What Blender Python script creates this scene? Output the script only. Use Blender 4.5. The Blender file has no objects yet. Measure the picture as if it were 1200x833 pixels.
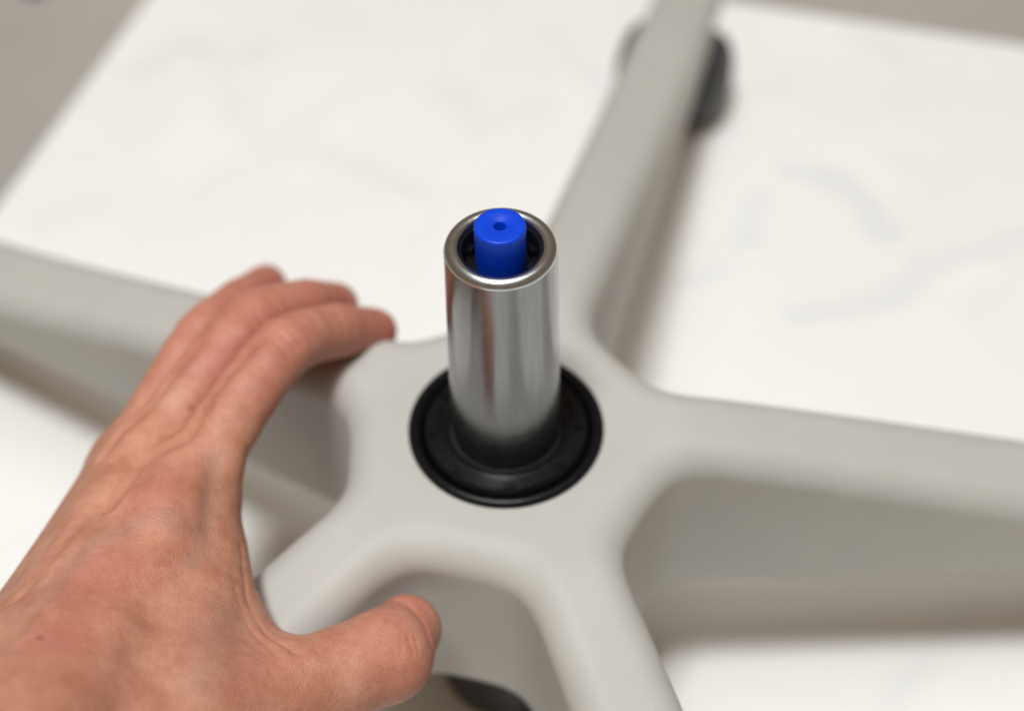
import bpy, math, random
import numpy as np
from mathutils import Matrix, Vector

random.seed(7)
rng = np.random.default_rng(7)
scene = bpy.context.scene
COL = scene.collection
MM = 0.001
ZH = 130.0                      # height of the hub top above the floor, mm

# ------------------------------------------------------------------ camera
FPX = 1729.2                    # focal length in photo pixels (1200 wide)
CAM_C = np.array([0.0, -253.16, 325.12])
CAM_R = np.array([0.99950787, -0.02702084, -0.01593416])
CAM_U = np.array([0.03087463, 0.75754763, 0.65204934])
CAM_F = np.array([0.00554804, 0.65222041, -0.75800907])
cam_d = bpy.data.cameras.new('camera')
cam_d.sensor_width = 36.0
cam_d.lens = FPX * 36.0 / 1200.0
cam_d.clip_start = 0.01
cam_d.clip_end = 50.0
cam_d.dof.use_dof = True
cam_d.dof.focus_distance = 0.352
cam_d.dof.aperture_fstop = 4.8
cam_d.dof.aperture_blades = 0
cam = bpy.data.objects.new('camera', cam_d)
COL.objects.link(cam)
M = Matrix.Identity(4)
for i in range(3):
    M[i][0] = CAM_R[i]; M[i][1] = CAM_U[i]; M[i][2] = -CAM_F[i]
M[0][3] = CAM_C[0]*MM; M[1][3] = CAM_C[1]*MM; M[2][3] = (CAM_C[2]+ZH)*MM
cam.matrix_world = M
scene.camera = cam

# ------------------------------------------------------------------ light
world = bpy.data.worlds.new('World')
scene.world = world
world.use_nodes = True
bg = world.node_tree.nodes['Background']
bg.inputs['Color'].default_value = (1.0, 0.70, 0.46, 1)
bg.inputs['Strength'].default_value = 0.19

def area(name, loc, target, size, power, color):
    d = bpy.data.lights.new(name, 'AREA')
    d.shape = 'RECTANGLE'; d.size = size[0]; d.size_y = size[1]
    d.energy = power; d.color = color
    o = bpy.data.objects.new(name, d)
    COL.objects.link(o)
    o.location = loc
    v = Vector(target) - Vector(loc)
    o.rotation_euler = v.to_track_quat('-Z', 'Y').to_euler()
    return o
area('ceiling_light', (-0.25, -0.40, 2.2), (0, 0, 0.1), (0.36, 0.36), 38.5, (0.965, 0.99, 1.0))
area('ceiling_panel', (0.05, 0.12, 2.1), (0, 0, 0.1), (1.5, 1.1), 12.0, (0.98, 0.99, 1.0))

scene.view_settings.view_transform = 'Standard'
scene.view_settings.look = 'None'
scene.view_settings.exposure = 0.06
scene.view_settings.gamma = 1.0
scene.cycles.max_bounces = 8

# ------------------------------------------------------------------ helpers
def unp(px, py, z):
    """3D point (mm, hub top = 0) at height z on the ray of a photo pixel"""
    d = CAM_F*FPX + CAM_R*(px-600.0) - CAM_U*(py-416.5)
    return CAM_C + d*((z-CAM_C[2])/d[2])

def W(p):
    p = np.asarray(p, dtype=float)
    q = p*MM
    q[..., 2] += ZH*MM
    return q

def link_mesh(name, verts, faces, mat, parent=None, smooth=True, normals=None):
    me = bpy.data.meshes.new(name)
    me.from_pydata([tuple(v) for v in verts], [], [tuple(f) for f in faces])
    if smooth:
        me.shade_smooth()
    if mat: me.materials.append(mat)
    me.update()
    if normals is not None:
        me.normals_split_custom_set_from_vertices([tuple(n) for n in normals])
    o = bpy.data.objects.new(name, me)
    COL.objects.link(o)
    if parent is not None:
        o.parent = parent
    return o

def empty(name, loc, label, cat, group=None):
    o = bpy.data.objects.new(name, None)
    o.empty_display_size = 0.02
    COL.objects.link(o)
    o.location = loc
    o['label'] = label; o['category'] = cat
    if group: o['group'] = group
    return o

def lathe_data(profile, n=96, cap_start=False, cap_end=False):
    """profile: (r, z) in mm"""
    V, F = [], []
    m = len(profile)
    for i in range(n):
        a = 2*math.pi*i/n
        for r, z in profile:
            V.append((r*math.cos(a)*MM, r*math.sin(a)*MM, z*MM))
    for i in range(n):
        j = (i+1) % n
        for k in range(m-1):
            F.append((i*m+k, j*m+k, j*m+k+1, i*m+k+1))
    if cap_start:
        F.append(tuple(i*m for i in range(n))[::-1])
    if cap_end:
        F.append(tuple(i*m+m-1 for i in range(n)))
    return V, F

def arc(cx, cz, r, a0, a1, n=6):
    return [(cx+r*math.cos(math.radians(a0+(a1-a0)*t/n)), cz+r*math.sin(math.radians(a0+(a1-a0)*t/n))) for t in range(n+1)]

def lathe(name, profile, mat, parent=None, n=96, loc=(0, 0, 0), sharp=None, **kw):
    V, F = lathe_data(profile, n, **kw)
    o = link_mesh(name, V, F, mat, parent)
    o.location = loc
    if sharp:
        o.data.set_sharp_from_angle(angle=math.radians(sharp))
    return o

# ---- implicit surfaces: sparse grid + surface nets, projected on the surface
def grad(fn, P, e=0.05):
    g = np.empty_like(P)
    for i in range(3):
        d = np.zeros(3); d[i] = e
        g[:, i] = (fn(P+d)-fn(P-d))/(2*e)
    n = np.linalg.norm(g, axis=1, keepdims=True)
    return g, np.maximum(n, 1e-6)

def polygonise(fn, lo, hi, h, K=4):
    lo = np.array(lo, float); hi = np.array(hi, float)
    nc = np.ceil((hi-lo)/(h*K)).astype(int)
    n = nc*K
    cx = [lo[i]+(np.arange(nc[i])+0.5)*h*K for i in range(3)]
    G = np.stack(np.meshgrid(*cx, indexing='ij'), -1).reshape(-1, 3)
    dc = fn(G).reshape(nc)
    near = np.abs(dc) < h*K*1.5
    near = np.kron(near, np.ones((K, K, K), bool))
    val = np.kron(np.where(dc > 0, 1.0, -1.0)*50, np.ones((K, K, K)))
    ix = np.argwhere(near)
    val[near] = fn(lo+(ix+0.5)*h)
    s = val < 0
    nx, ny, nz = s.shape
    cnt = np.zeros((nx-1, ny-1, nz-1), np.int8)
    for a in (0, 1):
        for b in (0, 1):
            for c in (0, 1):
                cnt += s[a:nx-1+a, b:ny-1+b, c:nz-1+c]
    mixed = (cnt > 0) & (cnt < 8)
    cells = np.argwhere(mixed)
    idx = -np.ones(mixed.shape, int)
    idx[mixed] = np.arange(len(cells))
    acc = np.zeros((len(cells), 3)); num = np.zeros(len(cells))
    corners = [(a, b, c) for a in (0, 1) for b in (0, 1) for c in (0, 1)]
    cv = {k: val[cells[:, 0]+k[0], cells[:, 1]+k[1], cells[:, 2]+k[2]] for k in corners}
    for k in corners:
        for ax in range(3):
            if k[ax] == 0:
                k2 = list(k); k2[ax] = 1; k2 = tuple(k2)
                a, b = cv[k], cv[k2]
                cr = (a < 0) != (b < 0)
                t = np.where(cr, a/np.where(a == b, 1, a-b), 0)
                p = np.array(k, float)[None, :].repeat(len(cells), 0)
                p[:, ax] = t
                acc[cr] += p[cr]; num[cr] += 1
    P = lo + (cells + acc/num[:, None] + 0.5)*h
    faces = []
    for ax in range(3):
        o1, o2 = (ax+1) % 3, (ax+2) % 3
        sl0 = [slice(1, -1)]*3; sl1 = [slice(1, -1)]*3
        sl0[ax] = slice(0, -1); sl1[ax] = slice(1, None)
        A = s[tuple(sl0)]; B = s[tuple(sl1)]
        e = np.argwhere(A != B)
        sign = A[A != B]
        base = e.copy(); base[:, o1] += 1; base[:, o2] += 1
        q = []
        for d1, d2 in ((-1, -1), (0, -1), (0, 0), (-1, 0)):
            c = base.copy(); c[:, o1] += d1; c[:, o2] += d2
            q.append(idx[c[:, 0], c[:, 1], c[:, 2]])
        q = np.stack(q, 1)
        q[~sign] = q[~sign][:, ::-1]
        faces.append(q)
    F = np.concatenate(faces)
    F = F[(F >= 0).all(1)]
    for _ in range(3):
        g, gn = grad(fn, P)
        step = np.clip(fn(P)/gn[:, 0], -h*0.6, h*0.6)
        P = P - g/gn*step[:, None]
    g, gn = grad(fn, P)
    return P, F, g/gn

def smin(a, b, k):
    h = np.maximum(k-np.abs(a-b), 0)/k
    return np.minimum(a, b)-h*h*k*0.25

def smax(a, b, k):
    return -smin(-a, -b, k)

# ------------------------------------------------------------------ materials
def new_mat(name):
    m = bpy.data.materials.new(name); m.use_nodes = True
    nt = m.node_tree
    return m, nt, nt.nodes['Principled BSDF']

def N(nt, typ, **kw):
    n = nt.nodes.new(typ)
    for k, v in kw.items():
        if k in n.inputs.keys(): n.inputs[k].default_value = v
        else: setattr(n, k, v)
    return n

def ramp(nt, stops):
    r = nt.nodes.new('ShaderNodeValToRGB')
    el = r.color_ramp.elements
    while len(el) < len(stops): el.new(0.5)
    for e, (p, c) in zip(el, stops):
        e.position = p; e.color = c if len(c) == 4 else (*c, 1)
    return r

def bump(nt, bsdf, height, strength, dist):
    b = N(nt, 'ShaderNodeBump', Strength=strength, Distance=dist)
    nt.links.new(height, b.inputs['Height'])
    nt.links.new(b.outputs[0], bsdf.inputs['Normal'])
    return b

def coords(nt):
    return nt.nodes.new('ShaderNodeTexCoord').outputs['Object']

def plain(name, col, rough, metal=0.0, noise=0.0, scale=400, bstr=0.0, bscale=1500):
    m, nt, b = new_mat(name)
    b.inputs['Roughness'].default_value = rough
    b.inputs['Metallic'].default_value = metal
    co = coords(nt)
    t = N(nt, 'ShaderNodeTexNoise', Scale=scale, Detail=4.0)
    nt.links.new(co, t.inputs['Vector'])
    lo = tuple(c*(1-noise) for c in col); hi = tuple(c*(1+noise) for c in col)
    r = ramp(nt, [(0.3, lo), (0.7, hi)])
    nt.links.new(t.outputs['Fac'], r.inputs[0])
    nt.links.new(r.outputs[0], b.inputs['Base Color'])
    if bstr:
        t2 = N(nt, 'ShaderNodeTexNoise', Scale=bscale, Detail=3.0)
        nt.links.new(co, t2.inputs['Vector'])
        bump(nt, b, t2.outputs['Fac'], bstr, 0.0003)
    return m

m_base = plain('base_plastic', (0.458, 0.449, 0.415), 0.55, noise=0.02, scale=60, bstr=0.22, bscale=1600)
m_black = plain('black_plastic', (0.004, 0.004, 0.005), 0.30, noise=0.2, scale=900, bstr=0.3, bscale=1200)
m_tube_black = plain('black_steel', (0.02, 0.02, 0.02), 0.45, noise=0.1)
m_rubber = plain('caster_plastic', (0.042, 0.043, 0.045), 0.5, noise=0.1)
m_recess = plain('recess_plastic', (0.004, 0.0045, 0.007), 0.35, noise=0.2, scale=900)

for m_ in (m_base,):
    m_.node_tree.nodes['Principled BSDF'].inputs['Specular IOR Level'].default_value = 0.28
for m_ in (m_black, m_recess):
    m_.node_tree.nodes['Principled BSDF'].inputs['Specular IOR Level'].default_value = 0.22
# steel tube
m_steel, nt, b = new_mat('brushed_steel')
b.inputs['Metallic'].default_value = 0.96
co = coords(nt)
mp = N(nt, 'ShaderNodeMapping'); mp.inputs['Scale'].default_value = (1, 1, 0.04)
nt.links.new(co, mp.inputs['Vector'])
t1 = N(nt, 'ShaderNodeTexNoise', Scale=900.0, Detail=5.0)
nt.links.new(mp.outputs[0], t1.inputs['Vector'])
t2 = N(nt, 'ShaderNodeTexNoise', Scale=260.0, Detail=6.0, Roughness=0.65)
nt.links.new(co, t2.inputs['Vector'])
r1 = ramp(nt, [(0.3, (0.20,)*3), (0.75, (0.28,)*3)])
nt.links.new(t2.outputs['Fac'], r1.inputs[0])
nt.links.new(r1.outputs[0], b.inputs['Roughness'])
r2 = ramp(nt, [(0.3, (0.235, 0.24, 0.242)), (0.7, (0.275, 0.28, 0.282))])
nt.links.new(t1.outputs['Fac'], r2.inputs[0])
nt.links.new(r2.outputs[0], b.inputs['Base Color'])
bump(nt, b, t1.outputs['Fac'], 0.012, 0.0002)

# blue button
m_blue, nt, b = new_mat('blue_plastic')
b.inputs['Base Color'].default_value = (0.001, 0.05, 0.56, 1)
b.inputs['Roughness'].default_value = 0.4
b.inputs['Specular IOR Level'].default_value = 0.25
b.inputs['Subsurface Weight'].default_value = 0.25
b.inputs['Subsurface Radius'].default_value = (0.1, 0.3, 1.0)
b.inputs['Subsurface Scale'].default_value = 0.0015
co = coords(nt)
t = N(nt, 'ShaderNodeTexNoise', Scale=1200.0, Detail=3.0)
nt.links.new(co, t.inputs['Vector'])
bump(nt, b, t.outputs['Fac'], 0.12, 0.0002)

# marble-look mat
m_mat, nt, b = new_mat('marble_mat')
b.inputs['Roughness'].default_value = 0.5
b.inputs['Specular IOR Level'].default_value = 0.3
co = nt.nodes.new('ShaderNodeNewGeometry').outputs['Position']
tw = N(nt, 'ShaderNodeTexNoise', Scale=5.0, Detail=4.0)
nt.links.new(co, tw.inputs['Vector'])
mx = N(nt, 'ShaderNodeMix', data_type='VECTOR')
mx.inputs['Factor'].default_value = 0.22
nt.links.new(co, mx.inputs['A']); nt.links.new(tw.outputs['Color'], mx.inputs['B'])
tn = N(nt, 'ShaderNodeTexNoise', Scale=8.0, Detail=2.0)
nt.links.new(mx.outputs['Result'], tn.inputs['Vector'])
sub = N(nt, 'ShaderNodeMath', operation='SUBTRACT'); sub.inputs[1].default_value = 0.5
ab = N(nt, 'ShaderNodeMath', operation='ABSOLUTE')
nt.links.new(tn.outputs['Fac'], sub.inputs[0]); nt.links.new(sub.outputs[0], ab.inputs[0])
vr = ramp(nt, [(0.0, (1, 1, 1)), (0.075, (0, 0, 0))])
nt.links.new(ab.outputs[0], vr.inputs[0])
ms = N(nt, 'ShaderNodeTexNoise', Scale=9.0, Detail=1.0)
nt.links.new(co, ms.inputs['Vector'])
mr = ramp(nt, [(0.40, (0, 0, 0)), (0.60, (1, 1, 1))])
nt.links.new(ms.outputs['Fac'], mr.inputs[0])
mul = N(nt, 'ShaderNodeMath', operation='MULTIPLY')
nt.links.new(vr.outputs[0], mul.inputs[0]); nt.links.new(mr.outputs[0], mul.inputs[1])
mul2 = N(nt, 'ShaderNodeMath', operation='MULTIPLY'); mul2.inputs[1].default_value = 0.25
nt.links.new(mul.outputs[0], mul2.inputs[0])
cl = N(nt, 'ShaderNodeTexNoise', Scale=9.0, Detail=3.0)
nt.links.new(co, cl.inputs['Vector'])
cr = ramp(nt, [(0.35, (0.79, 0.787, 0.76)), (0.7, (0.83, 0.827, 0.80))])
nt.links.new(cl.outputs['Fac'], cr.inputs[0])
# the print's larger veins, placed as on the mat (object space = world)
VEINS = [([(862, 282), (892, 240)], 0.012, 0.6), ([(925, 205), (985, 225), (1050, 275)], 0.012, 0.8), ([(950, 368), (1040, 345), (1120, 300), (1190, 280)], 0.012, 0.65),
         ([(160, 85), (205, 55), (240, 62)], 0.016, 0.6), ([(262, 78), (312, 50)], 0.014, 0.5), ([(520, 105), (560, 150), (640, 125)], 0.014, 0.4),
         ([(350, 170), (420, 205), (500, 235)], 0.012, 0.4), ([(1005, 42), (1062, 80)], 0.012, 0.5), ([(790, 330), (840, 318)], 0.012, 0.45),
         ([(640, 40), (690, 90)], 0.014, 0.4), ([(60, 260), (130, 240)], 0.012, 0.35), ([(1050, 185), (1120, 215)], 0.011, 0.35), ([(360, 20), (420, 35)], 0.012, 0.4)]
warp = N(nt, 'ShaderNodeTexNoise', Scale=28.0, Detail=3.0)
nt.links.new(co, warp.inputs['Vector'])
wo_ = N(nt, 'ShaderNodeVectorMath', operation='MULTIPLY_ADD')
wo_.inputs[1].default_value = (0.03, 0.03, 0); wo_.inputs[2].default_value = (-0.015, -0.015, 0)
nt.links.new(warp.outputs['Color'], wo_.inputs[0])
wc = N(nt, 'ShaderNodeVectorMath', operation='ADD')
nt.links.new(co, wc.inputs[0]); nt.links.new(wo_.outputs[0], wc.inputs[1])
prev = mul2.outputs[0]
VEINS = [(p, w*1.1, a*0.62) for p, w, a in VEINS]
for pts, wd, amp in VEINS:
    pts = [unp(*p, -ZH)*MM for p in pts]
    for A, B in zip(pts[:-1], pts[1:]):
        A = np.array([A[0], A[1], 0]); B = np.array([B[0], B[1], 0])
        L = np.linalg.norm(B-A); D = (B-A)/L
        s1 = N(nt, 'ShaderNodeVectorMath', operation='SUBTRACT'); s1.inputs[1].default_value = A
        nt.links.new(wc.outputs[0], s1.inputs[0])
        dt_ = N(nt, 'ShaderNodeVectorMath', operation='DOT_PRODUCT'); dt_.inputs[1].default_value = D
        nt.links.new(s1.outputs[0], dt_.inputs[0])
        cl_ = N(nt, 'ShaderNodeClamp'); cl_.inputs['Max'].default_value = L
        nt.links.new(dt_.outputs['Value'], cl_.inputs['Value'])
        sc_ = N(nt, 'ShaderNodeVectorMath', operation='SCALE'); sc_.inputs[0].default_value = D
        nt.links.new(cl_.outputs[0], sc_.inputs['Scale'])
        ds_ = N(nt, 'ShaderNodeVectorMath', operation='DISTANCE')
        s2 = N(nt, 'ShaderNodeVectorMath', operation='MULTIPLY'); s2.inputs[1].default_value = (1, 1, 0)
        nt.links.new(s1.outputs[0], s2.inputs[0])
        nt.links.new(s2.outputs[0], ds_.inputs[0]); nt.links.new(sc_.outputs[0], ds_.inputs[1])
        mr_ = N(nt, 'ShaderNodeMapRange', interpolation_type='SMOOTHSTEP')
        mr_.inputs['From Min'].default_value = 0.0; mr_.inputs['From Max'].default_value = wd
        mr_.inputs['To Min'].default_value = amp; mr_.inputs['To Max'].default_value = 0.0
        nt.links.new(ds_.outputs['Value'], mr_.inputs['Value'])
        mxn = N(nt, 'ShaderNodeMath', operation='MAXIMUM')
        nt.links.new(prev, mxn.inputs[0]); nt.links.new(mr_.outputs[0], mxn.inputs[1])
        prev = mxn.outputs[0]
mc = N(nt, 'ShaderNodeMix', data_type='RGBA')
nt.links.new(prev, mc.inputs['Factor'])
nt.links.new(cr.outputs[0], mc.inputs['A'])
mc.inputs['B'].default_value = (0.62, 0.645, 0.66, 1)
nt.links.new(mc.outputs['Result'], b.inputs['Base Color'])

# floor around the mat
m_floor, nt, b = new_mat('grey_floor')
b.inputs['Roughness'].default_value = 0.5
co = coords(nt)
t = N(nt, 'ShaderNodeTexNoise', Scale=6.0, Detail=6.0)
nt.links.new(co, t.inputs['Vector'])
r = ramp(nt, [(0.3, (0.31, 0.298, 0.275)), (0.7, (0.40, 0.38, 0.345))])
nt.links.new(t.outputs['Fac'], r.inputs[0]); nt.links.new(r.outputs[0], b.inputs['Base Color'])

# skin
m_skin, nt, b = new_mat('skin')
co = coords(nt)
at = N(nt, 'ShaderNodeVertexColor', layer_name='tone')
sp = N(nt, 'ShaderNodeSeparateColor'); nt.links.new(at.outputs['Color'], sp.inputs[0])
n1 = N(nt, 'ShaderNodeTexNoise', Scale=95.0, Detail=6.0, Roughness=0.68)
nt.links.new(co, n1.inputs['Vector'])
sr = ramp(nt, [(0.36, (0.45, 0.188, 0.116)), (0.5, (0.505, 0.232, 0.150)), (0.64, (0.56, 0.278, 0.184))])
nt.links.new(n1.outputs['Fac'], sr.inputs[0])
red = N(nt, 'ShaderNodeMix', data_type='RGBA'); red.inputs['B'].default_value = (0.45, 0.145, 0.108, 1)
nt.links.new(sp.outputs['Red'], red.inputs['Factor']); nt.links.new(sr.outputs[0], red.inputs['A'])
ve = N(nt, 'ShaderNodeMix', data_type='RGBA'); ve.inputs['B'].default_value = (0.31, 0.19, 0.15, 1)
nt.links.new(sp.outputs['Green'], ve.inputs['Factor']); nt.links.new(red.outputs['Result'], ve.inputs['A'])
mo = N(nt, 'ShaderNodeMix', data_type='RGBA'); mo.inputs['B'].default_value = (0.14, 0.03, 0.03, 1)
nt.links.new(sp.outputs['Blue'], mo.inputs['Factor']); nt.links.new(ve.outputs['Result'], mo.inputs['A'])
n3 = N(nt, 'ShaderNodeTexNoise', Scale=420.0, Detail=4.0)
nt.links.new(co, n3.inputs['Vector'])
sr3 = ramp(nt, [(0.3, (0.93, 0.92, 0.91)), (0.7, (1.05, 1.05, 1.05))])
nt.links.new(n3.outputs['Fac'], sr3.inputs[0])
mm = N(nt, 'ShaderNodeMix', data_type='RGBA', blend_type='MULTIPLY'); mm.inputs['Factor'].default_value = 1.0
nt.links.new(mo.outputs['Result'], mm.inputs['A']); nt.links.new(sr3.outputs[0], mm.inputs['B'])
nt.links.new(mm.outputs['Result'], b.inputs['Base Color'])
b.inputs['Roughness'].default_value = 0.5
b.inputs['Specular IOR Level'].default_value = 0.4
b.inputs['Subsurface Weight'].default_value = 0.09
b.inputs['Subsurface Radius'].default_value = (1.0, 0.35, 0.2)
b.inputs['Subsurface Scale'].default_value = 0.003
vo = N(nt, 'ShaderNodeTexVoronoi', Scale=950.0, feature='DISTANCE_TO_EDGE')
nw = N(nt, 'ShaderNodeTexNoise', Scale=500.0, Detail=2.0)
nt.links.new(co, nw.inputs['Vector'])
vm = N(nt, 'ShaderNodeMix', data_type='VECTOR'); vm.inputs['Factor'].default_value = 0.0015
nt.links.new(co, vm.inputs['A']); nt.links.new(nw.outputs['Color'], vm.inputs['B'])
nt.links.new(vm.outputs['Result'], vo.inputs['Vector'])
vrp = ramp(nt, [(0.0, (0, 0, 0)), (0.25, (1, 1, 1))])
nt.links.new(vo.outputs['Distance'], vrp.inputs[0])
b1 = N(nt, 'ShaderNodeBump', Strength=0.30, Distance=0.00026)
nt.links.new(vrp.outputs[0], b1.inputs['Height'])
b2 = N(nt, 'ShaderNodeBump', Strength=0.22, Distance=0.0005)
nb = N(nt, 'ShaderNodeTexNoise', Scale=260.0, Detail=5.0)
nt.links.new(co, nb.inputs['Vector'])
nt.links.new(nb.outputs['Fac'], b2.inputs['Height'])
nt.links.new(b2.outputs[0], b1.inputs['Normal'])
nt.links.new(b1.outputs[0], b.inputs['Normal'])

m_nail = plain('nail', (0.48, 0.215, 0.16), 0.4, noise=0.05)

# ------------------------------------------------------------------ setting
def sheet(name, x0, x1, y0, y1, z0, z1, mat, rot=0.0, loc=(0, 0), bev=0.002):
    V = []
    for z, d in ((z0, 0), (z1-bev*0.5, 0), (z1, bev)):
        V += [(x0+d, y0+d, z), (x1-d, y0+d, z), (x1-d, y1-d, z), (x0+d, y1-d, z)]
    F = [(3, 2, 1, 0), (8, 9, 10, 11)]
    for k in (0, 4):
        for i in range(4):
            j = (i+1) % 4
            F.append((k+i, k+j, k+4+j, k+4+i))
    o = link_mesh(name, V, F, mat, smooth=False)
    o.rotation_euler = (0, 0, rot); o.location = (loc[0], loc[1], 0)
    return o

fl = link_mesh('floor', [(-6, -6, -0.004), (6, -6, -0.004), (6, 6, -0.004), (-6, 6, -0.004)], [(0, 1, 2, 3)], m_floor, smooth=False)
fl['kind'] = 'structure'

# rectangular mat: its left edge and far edge are in view
pa, pb = unp(170, 0, -ZH)[:2]*MM, unp(0, 235, -ZH)[:2]*MM
qa, qb = unp(870, 0, -ZH)[:2]*MM, unp(1200, 55, -ZH)[:2]*MM
e1 = (pa-pb)/np.linalg.norm(pa-pb)
ang = math.atan2(e1[1], e1[0]) - math.pi/2          # direction of the left edge = local +y
ca, sa = math.cos(-ang), math.sin(-ang)
def to_loc(p): return np.array([ca*p[0]-sa*p[1], sa*p[0]+ca*p[1]])
xl = 0.5*(to_loc(pa)[0]+to_loc(pb)[0]); yt = 0.5*(to_loc(qa)[1]+to_loc(qb)[1])
mat_o = sheet('floor_mat', xl, xl+1.30, yt-1.9, yt, -0.0035, 0.0, m_mat, rot=ang)
mat_o['label'] = 'white marble look mat with faint grey veins on the floor under the chair base'
mat_o['category'] = 'mat'

# ------------------------------------------------------------------ star base
TH0 = math.radians(74.01)
LEG = 342.0
def base_sdf(P):
    x, y, z = P[:, 0], P[:, 1], P[:, 2]
    r = np.hypot(x, y)
    th = np.arctan2(y, x)-TH0
    w = 2*math.pi/5
    th = np.abs((th+w/2) % w - w/2)
    def leg2(t):
        u = r*np.cos(t); v = np.abs(r*np.sin(t))
        hw = 13.4+3.1*np.clip((u-60)/190, 0, 1)
        du = np.maximum(u-LEG, -u)
        dv = v-hw
        q = np.hypot(np.maximum(du+12, 0), np.maximum(dv+12, 0))
        return q+np.minimum(np.maximum(du+12, dv+12), 0)-12
    a = leg2(th)
    bb = leg2(w-th)
    d2 = smin(a, bb, 26.0)
    d2 = smin(d2, r-42.5, 16.0)
    u = r*np.cos(th); v = r*np.sin(th)
    t = np.maximum(u-44, 0)
    zt = -0.33*(np.sqrt(t*t+144)-12)
    zt = zt+0.05*np.maximum(u-165, 0)*np.clip((u-165)/110, 0, 1)
    zt = zt-0.0028*np.where(r > 46, np.clip(v, 0, 20)**2, 0)*np.clip((u-44)/30, 0, 1)
    zb = -66.0-0.08*np.maximum(u-60, 0)
    zb = np.maximum(zb, -84.0)
    zb = np.minimum(zb, zt-9)
    dt = (z-zt)*0.955
    rho = 9.2
    qa_ = np.maximum(d2+rho, 0); qb_ = np.maximum(dt+rho, 0)
    top = np.hypot(qa_, qb_)+np.minimum(np.maximum(d2+rho, dt+rho), 0)-rho
    return smax(top, zb-z, 4.0)

P, F, Nn = polygonise(base_sdf, (-362, -362, -118), (362, 362, 14), 2.0)
base = empty('chair_base', (0, 0, 0), 'light grey five-spoke office chair base standing on the white marble look mat', 'chair base')
cent = P[F].mean(1)
cr_ = np.hypot(cent[:, 0], cent[:, 1])
ca_ = np.arctan2(cent[:, 1], cent[:, 0])-TH0
sec = np.round(ca_/(2*math.pi/5)).astype(int) % 5
group_id = np.where(cr_ < 78, -1, sec)
for g in (-1, 0, 1, 2, 3, 4):
    f = F[group_id == g]
    ids, inv = np.unique(f, return_inverse=True)
    link_mesh('hub' if g == -1 else 'leg', W(P[ids]), inv.reshape(-1, 4), m_base, base, normals=Nn[ids])

# casters under the leg ends
wheel_prof = [(0, 9), (6, 8.8), (11, 8.0), (15.5, 6.4), (19, 3.8), (21.3, 0.5), (22, -3), (22, -6), (21, -8.2), (18, -9), (0, -9)]
wm = bpy.data.meshes.new('wheel')
V, Fc = lathe_data(wheel_prof, 40)
wm.from_pydata(V, [], Fc); wm.shade_smooth(); wm.set_sharp_from_angle(angle=math.radians(40)); wm.materials.append(m_rubber)
# hood: a half drum between the wheels
hv, hf = [], []
hn = 20
hood_pts = [(19.0*math.cos(math.radians(a)), 19.0*math.sin(math.radians(a))) for a in np.linspace(-20, 200, hn)]
for sx in (-5.5, 5.5):
    for (yy, zz) in hood_pts: hv.append((sx*MM, yy*MM, zz*MM))
hf.append(tuple(range(hn))); hf.append(tuple(range(2*hn-1, hn-1, -1)))
for i in range(hn):
    j = (i+1) % hn
    hf.append((i, hn+i, hn+j, j))
hm = bpy.data.meshes.new('caster'); hm.from_pydata(hv, [], hf); hm.materials.append(m_rubber)
V, Fc = lathe_data([(0, 30), (5.4, 30), (5.5, 29.5), (5.5, 22), (9, 21), (9, 18)], 24)
sm_ = bpy.data.meshes.new('stem'); sm_.from_pydata(V, [], Fc); sm_.shade_smooth(); sm_.materials.append(m_steel)
CR = 301.0
for k in range(5):
    a = TH0+k*2*math.pi/5
    c = bpy.data.objects.new('caster', hm); COL.objects.link(c); c.parent = base
    c.location = (CR*math.cos(a)*MM, CR*math.sin(a)*MM, 22.0*MM)
    c.rotation_euler = (0, 0, a-math.pi/2+math.radians((-4, 25, 60, -30, 14)[k]))
    for s in (-1, 1):
        wo = bpy.data.objects.new('wheel', wm); COL.objects.link(wo); wo.parent = c
        wo.location = (s*17.5*MM, 0, 0); wo.rotation_euler = (0, s*math.pi/2, 0)
    so = bpy.data.objects.new('stem', sm_); COL.objects.link(so); so.parent = c

# ------------------------------------------------------------------ gas lift
lift = empty('gas_lift', (0, 0, ZH*MM), 'steel gas lift cylinder with blue release button standing in the hub of the chair base', 'gas lift')
lathe('column', [(0, -126), (23, -126), (24.6, -125.4), (25, -124), (25, -2), (24, 0.2), (14, 0.2)], m_tube_black, lift, sharp=35)
# black plastic collar
prof = [(14.6, 0.1), (15.3, 0.1), (15.45, 0.7), (15.7, 0.95), (16.6, 0.9), (16.9, 0.5), (17.3, 0.35), (22.6, 0.6), (22.9, 0.2), (23.5, 0.2), (23.9, 0.7)] + arc(25.8, 0.5, 1.5, 110, 0, 7) + [(27.3, -0.6)]
collar = lathe('collar', prof, m_black, lift, n=128, sharp=40)
# raised arc segments round the sleeve
tv, tf = [], []
def arc_block(r0, r1, z0, z1, a0, a1, n=8):
    V, Fq = [], []
    for i in range(n+1):
        a = a0+(a1-a0)*i/n
        for r, z in ((r0, z0), (r0, z1), (r1, z1-0.25), (r1, z0)):
            V.append((r*math.cos(a)*MM, r*math.sin(a)*MM, z*MM))
    for i in range(n):
        for k in range(4):
            l = (k+1) % 4
            Fq.append((i*4+k, i*4+l, (i+1)*4+l, (i+1)*4+k))
    Fq.append((0, 1, 2, 3)); Fq.append((n*4+3, n*4+2, n*4+1, n*4))
    return V, Fq
V, Fq = arc_block(19.3, 21.9, 0.2, 1.45, math.radians(-15), math.radians(15))
rm = bpy.data.meshes.new('rib'); rm.from_pydata(V, [], Fq); rm.materials.append(m_black)
for k in range(9):
    o = bpy.data.objects.new('rib', rm); COL.objects.link(o); o.parent = collar
    o.rotation_euler = (0, 0, math.radians(-90+21+40*k))
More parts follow.
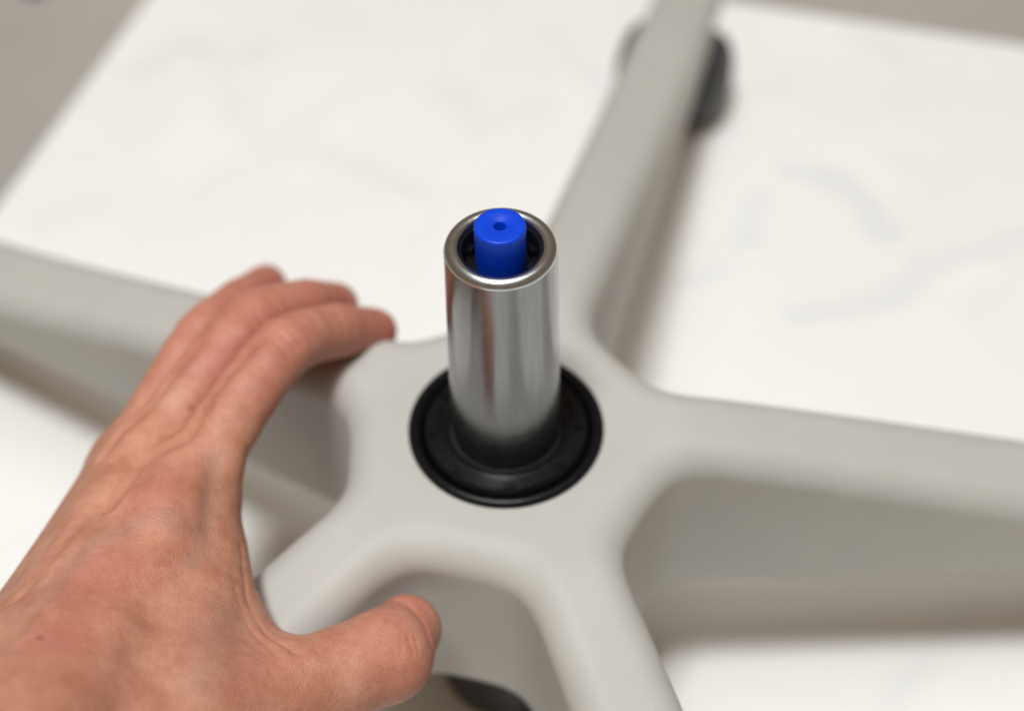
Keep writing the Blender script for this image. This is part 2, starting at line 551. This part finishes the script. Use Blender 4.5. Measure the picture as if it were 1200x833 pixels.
# tube with rolled rim
HT = 72.7
def ell(cx, cz, ra, rb, a0, a1, n):
    return [(cx+ra*math.cos(math.radians(a0+(a1-a0)*t/n)), cz+rb*math.sin(math.radians(a0+(a1-a0)*t/n))) for t in range(n+1)]
tube = [(14.9, 0.3), (15.0, 12), (14.45, 42), (13.95, HT-5.0), (13.92, HT-2.4)]
pist = lathe('piston_tube', tube, m_steel, lift, n=160)
m_rim = plain('bright_steel_rim', (0.56, 0.60, 0.63), 0.27, metal=1.0, noise=0.06, scale=500, bstr=0.1, bscale=900)  # polished lip; missing room reflections put in as a paler, cooler colour
rim_p = [(13.92, HT-2.4)] + ell(11.75, HT-2.7, 2.17, 2.35, 0, 90, 12)[0:] + ell(11.75, HT-1.8, 1.55, 1.45, 90, 180, 8)[1:] + [(10.15, HT-3), (9.95, HT-9), (0, HT-9)]
lathe('rim', rim_p, m_rim, lift, n=160, sharp=60)
# black insert inside the rim
lathe('insert', [(10.14, HT-2.2), (9.6, HT-2.2), (9.2, HT-2.8), (8.7, HT-6.6), (7.0, HT-7.0), (6.0, HT-7.0)], m_recess, lift, n=96, sharp=40)
V, Fq = arc_block(7.4, 8.9, HT-7.0, HT-4.6, math.radians(-9), math.radians(9), 4)
im = bpy.data.meshes.new('lug'); im.from_pydata(V, [], Fq); im.materials.append(m_recess)
for a in (20, 80, 155, 215, 290, 335):
    o = bpy.data.objects.new('lug', im); COL.objects.link(o); o.parent = bpy.data.objects['insert']; o.rotation_euler = (0, 0, math.radians(a))
# blue button
BT = HT+5.9
btn = [(6.25, HT-7.5), (6.3, BT-0.9)] + arc(5.55, BT-0.75, 0.75, 0, 90, 5) + [(2.45, BT), (2.3, BT-0.12), (1.9, BT-0.12), (1.55, BT-0.3), (1.42, BT-0.6), (1.36, BT-4.5), (0, BT-4.5)]
lathe('button', btn, m_blue, lift, n=96, sharp=45)

# ------------------------------------------------------------------ hand
U = unp
def rc(P, a, b, r1, r2):
    ba = b-a
    h = np.clip(((P-a)@ba)/(ba@ba), 0, 1)
    return np.linalg.norm(P-a-h[:, None]*ba, axis=1)-(r1+(r2-r1)*h)

FING = {
 'index':  ([U(224,562,12), U(333,408,19), U(394,388,7), U(438,388,-5)], (9.6, 8.5, 7.9, 7.0)),
 'middle': ([U(170,540,6), U(298,376,14), U(358,357,4), U(394,357,-7)], (9.6, 8.4, 7.5, 6.8)),
 'ring':   ([U(150,545,-4), U(238,394,5), U(282,354,-4), U(312,333,-13)], (9.0, 8.0, 7.2, 6.3)),
 'pinky':  ([U(150,570,-14), U(215,450,-12), U(235,420,-20), U(255,408,-28)], (8.2, 7.0, 6.2, 5.6)),
}
TH = [U(165,870,20), U(335,812,0), U(452,768,-8), U(476,738,-14)]
TR = (14.5, 12.4, 11.7, 9.3)
META = [
 (U(224,562,12), U(90,800,24), 10.2, 12.5),
 (U(170,540,6), U(60,780,20), 10.2, 13.0),
 (U(150,545,-4), U(30,780,10), 9.8, 12.5),
 (U(150,570,-14), U(15,775,0), 9.0, 12.5),
 (U(90,800,24), U(-110,1080,60), 17.0, 24.0),
 (U(40,790,8), U(-140,1060,48), 16.0, 24.0),
]
WEB = [
 (U(238,600,6), U(205,820,14), 9.5, 15.0),
 (U(252,660,2), U(285,815,2), 7.0, 10.0),
 (U(258,725,0), U(320,815,-2), 6.0, 8.0),
]
PALM = [
 (U(185,650,-10), U(60,800,0), 9.0, 14.0),
 (U(160,630,-18), U(40,800,-8), 9.0, 13.0),
]
def hand_sdf(P):
    d = None
    for a, b_, r1, r2 in META+PALM:
        e = rc(P, a, b_, r1, r2)
        d = e if d is None else smin(d, e, 9.0)
    t = rc(P, TH[0], TH[1], TR[0], TR[1])
    t = smin(t, rc(P, TH[1], TH[2], TR[1]*0.94, TR[2]), 4.0)
    t = smin(t, rc(P, TH[2], TH[3], TR[2]*0.97, TR[3]), 3.0)
    d = smin(d, t, 9.0)
    for a, b_, r1, r2 in WEB:
        d = smin(d, rc(P, a, b_, r1, r2), 9.0)
    fs = None
    for pts, rad in CHAINS:
        e = None
        for i in range(len(pts)-1):
            q = rc(P, pts[i], pts[i+1], rad[i], rad[i+1])
            e = q if e is None else smin(e, q, 0.8)
        fs = e if fs is None else smin(fs, e, 1.3)
    d = smin(d, fs, 6.0)
    for pts, sg, amp in RELIEF:
        e = None
        for i in range(max(1, len(pts)-1)):
            q = rc(P, pts[i], pts[i+1], 0, 0) if len(pts) > 1 else np.linalg.norm(P-pts[0], axis=1)
            e = q if e is None else np.minimum(e, q)
        d = d-amp*np.exp(-(e/sg)**2)
    return d

def chain(J, R_, n=5, tension=0.42):
    # joints rounded by a spline, so a finger bends softly
    J = [np.asarray(j) for j in J]
    pts, rad = [], []
    for i in range(len(J)-1):
        p0 = J[i-1] if i > 0 else 2*J[0]-J[1]
        p3 = J[i+2] if i+2 < len(J) else 2*J[-1]-J[-2]
        p1, p2 = J[i], J[i+1]
        L = np.linalg.norm(p2-p1)
        def tan(a, b_, c):
            u1 = (b_-a)/np.linalg.norm(b_-a); u2 = (c-b_)/np.linalg.norm(c-b_)
            t_ = u1+u2
            return t_/np.linalg.norm(t_)
        m1 = tan(p0, p1, p2)*L*tension*2; m2 = tan(p1, p2, p3)*L*tension*2
        for k in range(n):
            t = k/n
            h = (2*t**3-3*t*t+1, t**3-2*t*t+t, -2*t**3+3*t*t, t**3-t*t)
            pts.append(h[0]*p1+h[1]*m1+h[2]*p2+h[3]*m2)
            rad.append(R_[i]+(R_[i+1]-R_[i])*t-0.35*math.sin(math.pi*t))
    pts.append(J[-1]); rad.append(R_[-1])
    return pts, rad
CHAINS = [chain(J, R_) for J, R_ in FING.values()]
RELIEF = []
def hit(px, py):
    # point of the hand's surface seen at a photo pixel
    d = CAM_F*FPX+CAM_R*(px-600.0)-CAM_U*(py-416.5)
    d = d/np.linalg.norm(d)
    t = 200.0
    for _ in range(80):
        t += 0.8*float(hand_sdf((CAM_C+d*t)[None, :])[0])
    return CAM_C+d*t
def line(pts, sg, amp): RELIEF_NEW.append(([hit(*p) for p in pts], sg, amp))
RELIEF_NEW = []
# creases that run on from between the fingers
line([(300, 398), (246, 463), (215, 512), (160, 545), (128, 595)], 2.4, -1.9)
line([(230, 405), (195, 447), (120, 533)], 2.0, -1.5)
line([(250, 545), (244, 622)], 3.2, -0.9)
# knuckle mounds and tendons
line([(188, 572)], 9.0, 2.4)
line([(120, 650)], 7.0, 0.9)
line([(240, 690), (200, 800)], 5.0, -0.6)
line([(276, 541)], 5.0, 1.2)
line([(205, 600)], 6.0, 0.5)
line([(205, 620), (120, 790)], 4.0, 0.55)
line([(140, 590), (30, 750)], 3.5, 0.7)
line([(112, 590), (20, 700)], 2.5, -0.6)
line([(165, 620), (70, 770)], 3.0, -0.5)
# folds of the web beside the thumb
line([(293, 625), (298, 690), (322, 728)], 0.9, -0.42)
line([(283, 640), (289, 697), (312, 742), (345, 765)], 0.9, -0.38)
line([(276, 690), (296, 740), (325, 768)], 0.9, -0.25)
# thumb: folds over the joint, the fold where the tip turns away
line([(478, 745), (485, 768)], 0.6, -0.22)
line([(486, 746), (491, 766)], 0.55, -0.2)
line([(470, 752), (472, 774)], 0.6, -0.14)
line([(468, 703), (492, 722), (505, 750)], 1.4, -0.7)
# folds over the finger joints
for (x, y, dx, dy) in ((322, 400, 16, 18), (330, 392, 16, 18), (338, 386, 15, 18), (390, 372, 6, 22), (396, 371, 6, 22), (300, 366, 8, 14), (292, 372, 8, 14)):
    line([(x, y), (x+dx, y+dy)], 0.8, -0.22)
RELIEF = RELIEF_NEW
lo = np.array([-190., -190., -45.]); hi = np.array([0., 90., 95.])
Ph, Fh, Nh = polygonise(hand_sdf, lo, hi, 0.9)
hand = empty('hand', (0, 0, 0), 'left hand gripping two spokes of the chair base beside the hub', 'hand')
print('hand verts', len(Ph), 'penetration', float((-base_sdf(Ph)).max()))
pen = base_sdf(Ph)
bad = Ph[pen < -0.5]
if len(bad): print('bad pts', len(bad), bad.mean(0), bad.min(0), bad.max(0))
body = link_mesh('palm_and_fingers', W(Ph), Fh, m_skin, hand, normals=Nh)
# skin tone map: red knuckles and tips, veins, moles, painted shade on the fingers
def blob(c, r): return np.exp(-((np.linalg.norm(Ph-c, axis=1)/r)**2))
def seg(pts, r):
    e = np.min([rc(Ph, hit(*pts[i]), hit(*pts[i+1]), 0, 0) for i in range(len(pts)-1)], axis=0)
    return np.exp(-(e/r)**2)
tone = np.zeros((len(Ph), 4)); tone[:, 3] = 1
for k, (J, R_) in FING.items():
    tone[:, 0] += 0.9*blob(J[3], 10)+0.3*blob(J[1], 10)+0.45*blob(J[2], 9)
for pts_, rad_ in CHAINS:  # redder, darker fingers: their weaker light is put into the colour
    e_ = np.min([rc(Ph, pts_[i], pts_[i+1], rad_[i], rad_[i+1]) for i in range(3, len(pts_)-1)], axis=0)
    tone[:, 0] += 0.30*np.clip(1-e_/4.0, 0, 1)
tone[:, 0] += 0.5*blob(TH[2], 13)+0.7*blob(TH[3], 12)
for x, y, r_, a_ in ((190, 560, 9, .5), (130, 668, 8, .5), (60, 752, 7, .55), (88, 742, 6, .4), (100, 690, 12, .3), (180, 600, 6, .4), (240, 690, 10, .15),
                     (300, 780, 12, .25), (20, 800, 12, .3), (255, 430, 9, .3), (330, 470, 8, .35), (150, 480, 8, .2)):
    tone[:, 0] += 0.8*a_*blob(hit(x, y), r_)
tone[:, 1] += 0.4*seg([(252, 540), (243, 612), (225, 660)], 2.6)+0.3*seg([(160, 612), (120, 630), (60, 690)], 3.5)
tone[:, 1] += 0.45*blob(hit(203, 606), 3.5)+0.35*seg([(262, 720), (235, 800)], 6)+0.3*seg([(40, 620), (8, 690)], 5)
tone[:, 2] += 0.95*blob(hit(47, 747), 0.75)+0.6*blob(hit(223, 477), 0.8)+0.4*blob(hit(221, 650), 0.45)+0.25*blob(hit(300, 778), 0.5)
tone = np.clip(tone, 0, 1)
ca2 = body.data.color_attributes.new('tone', 'FLOAT_COLOR', 'POINT')
ca2.data.foreach_set('color', tone.astype(np.float32).ravel())

# fingernails: a thin curved plate laid on the back of each finger tip
def nail(J, R_, wid, length, side=None, back=0.0):
    t0 = J[2]-J[1]; t1 = J[3]-J[2]; t1 = t1/np.linalg.norm(t1)
    n = t0-(t0@t1)*t1 if side is None else side-(side@t1)*t1
    n = n/np.linalg.norm(n); bx = np.cross(t1, n)
    V, Fq = [], []
    nu, nv = 9, 8
    grid = []
    for j in range(nv):
        v = j/(nv-1)
        for i in range(nu):
            u = 2*i/(nu-1)-1
            ww = wid*(1-0.25*max(0, v-0.7)/0.3*abs(u)) * (1-0.35*max(0, 0.25-v)/0.25)
            along = (v-0.35)*length-back-0.8*u*u*(1 if v > 0.5 else -0.6)
            a_ = u*0.95
            grid.append(J[3]+t1*along+(n*math.cos(a_)+bx*math.sin(a_))*R_[3]*1.6)
    grid = np.array(grid)
    axis = J[3]+t1*((grid-J[3])@t1)[:, None]
    for _ in range(30):
        dd = axis-grid
        dd /= np.linalg.norm(dd, axis=1, keepdims=True)
        grid = grid+dd*np.clip(hand_sdf(grid)-0.05, -0.5, 3)[:, None]*0.7
    inner = grid+(axis-grid)/np.linalg.norm(axis-grid, axis=1, keepdims=True)*0.7
    V = np.concatenate([grid, inner])
    m = nu*nv
    for j in range(nv-1):
        for i in range(nu-1):
            q = (j*nu+i, j*nu+i+1, (j+1)*nu+i+1, (j+1)*nu+i)
            Fq.append(q); Fq.append(tuple(m+k for k in q[::-1]))
    rim = [i for i in range(nu)]+[j*nu+nu-1 for j in range(1, nv)]+[(nv-1)*nu+i for i in range(nu-2, -1, -1)]+[j*nu for j in range(nv-2, 0, -1)]
    for k in range(len(rim)):
        l = (k+1) % len(rim)
        Fq.append((rim[l], rim[k], m+rim[k], m+rim[l]))
    o = link_mesh('fingernail', W(V), Fq, m_nail, body)
    o.data.set_sharp_from_angle(angle=math.radians(50))
for k, wd, ln in (('index', 5, 11), ('middle', 5, 11), ('ring', 4.8, 10.5), ('pinky', 4, 9)):
    nail(*FING[k], wd, ln)
nail([np.asarray(q) for q in TH], TR, 6.5, 13)

# a small dark piece on the floor past the mat, cut by the picture's edge
pc = unp(42, -12, -ZH-3.5)
hexp = [(math.cos(math.radians(60*k)), math.sin(math.radians(60*k))) for k in range(6)]
V, Fq = [], []
for (x, r) in ((-6, 5.2), (-5.2, 6.0), (-0.6, 6.0), (0, 5.4)):
    for c_, s_ in hexp: V.append((x*MM, r*c_*MM, (r*s_+5.3)*MM))
for (x, r) in ((0, 3.0), (15, 3.0), (16, 2.2)):
    for c_, s_ in hexp: V.append((x*MM, r*c_*MM, (r*s_+5.3)*MM))
for k in range(6):
    for i in range(6):
        j = (i+1) % 6
        Fq.append((k*6+i, k*6+j, k*6+6+j, k*6+6+i))
Fq.append(tuple(range(6))[::-1]); Fq.append(tuple(36+i for i in range(6)))
m_dark = plain('dark_metal', (0.06, 0.045, 0.045), 0.4, noise=0.2)
bo = link_mesh('bolt', V, Fq, m_dark, smooth=False)
bo.location = (pc[0]*MM, pc[1]*MM, -0.004); bo.rotation_euler = (0, 0, math.radians(75))
bo['label'] = 'small dark bolt lying on the grey floor beyond the mat, at the top left'
bo['category'] = 'bolt'
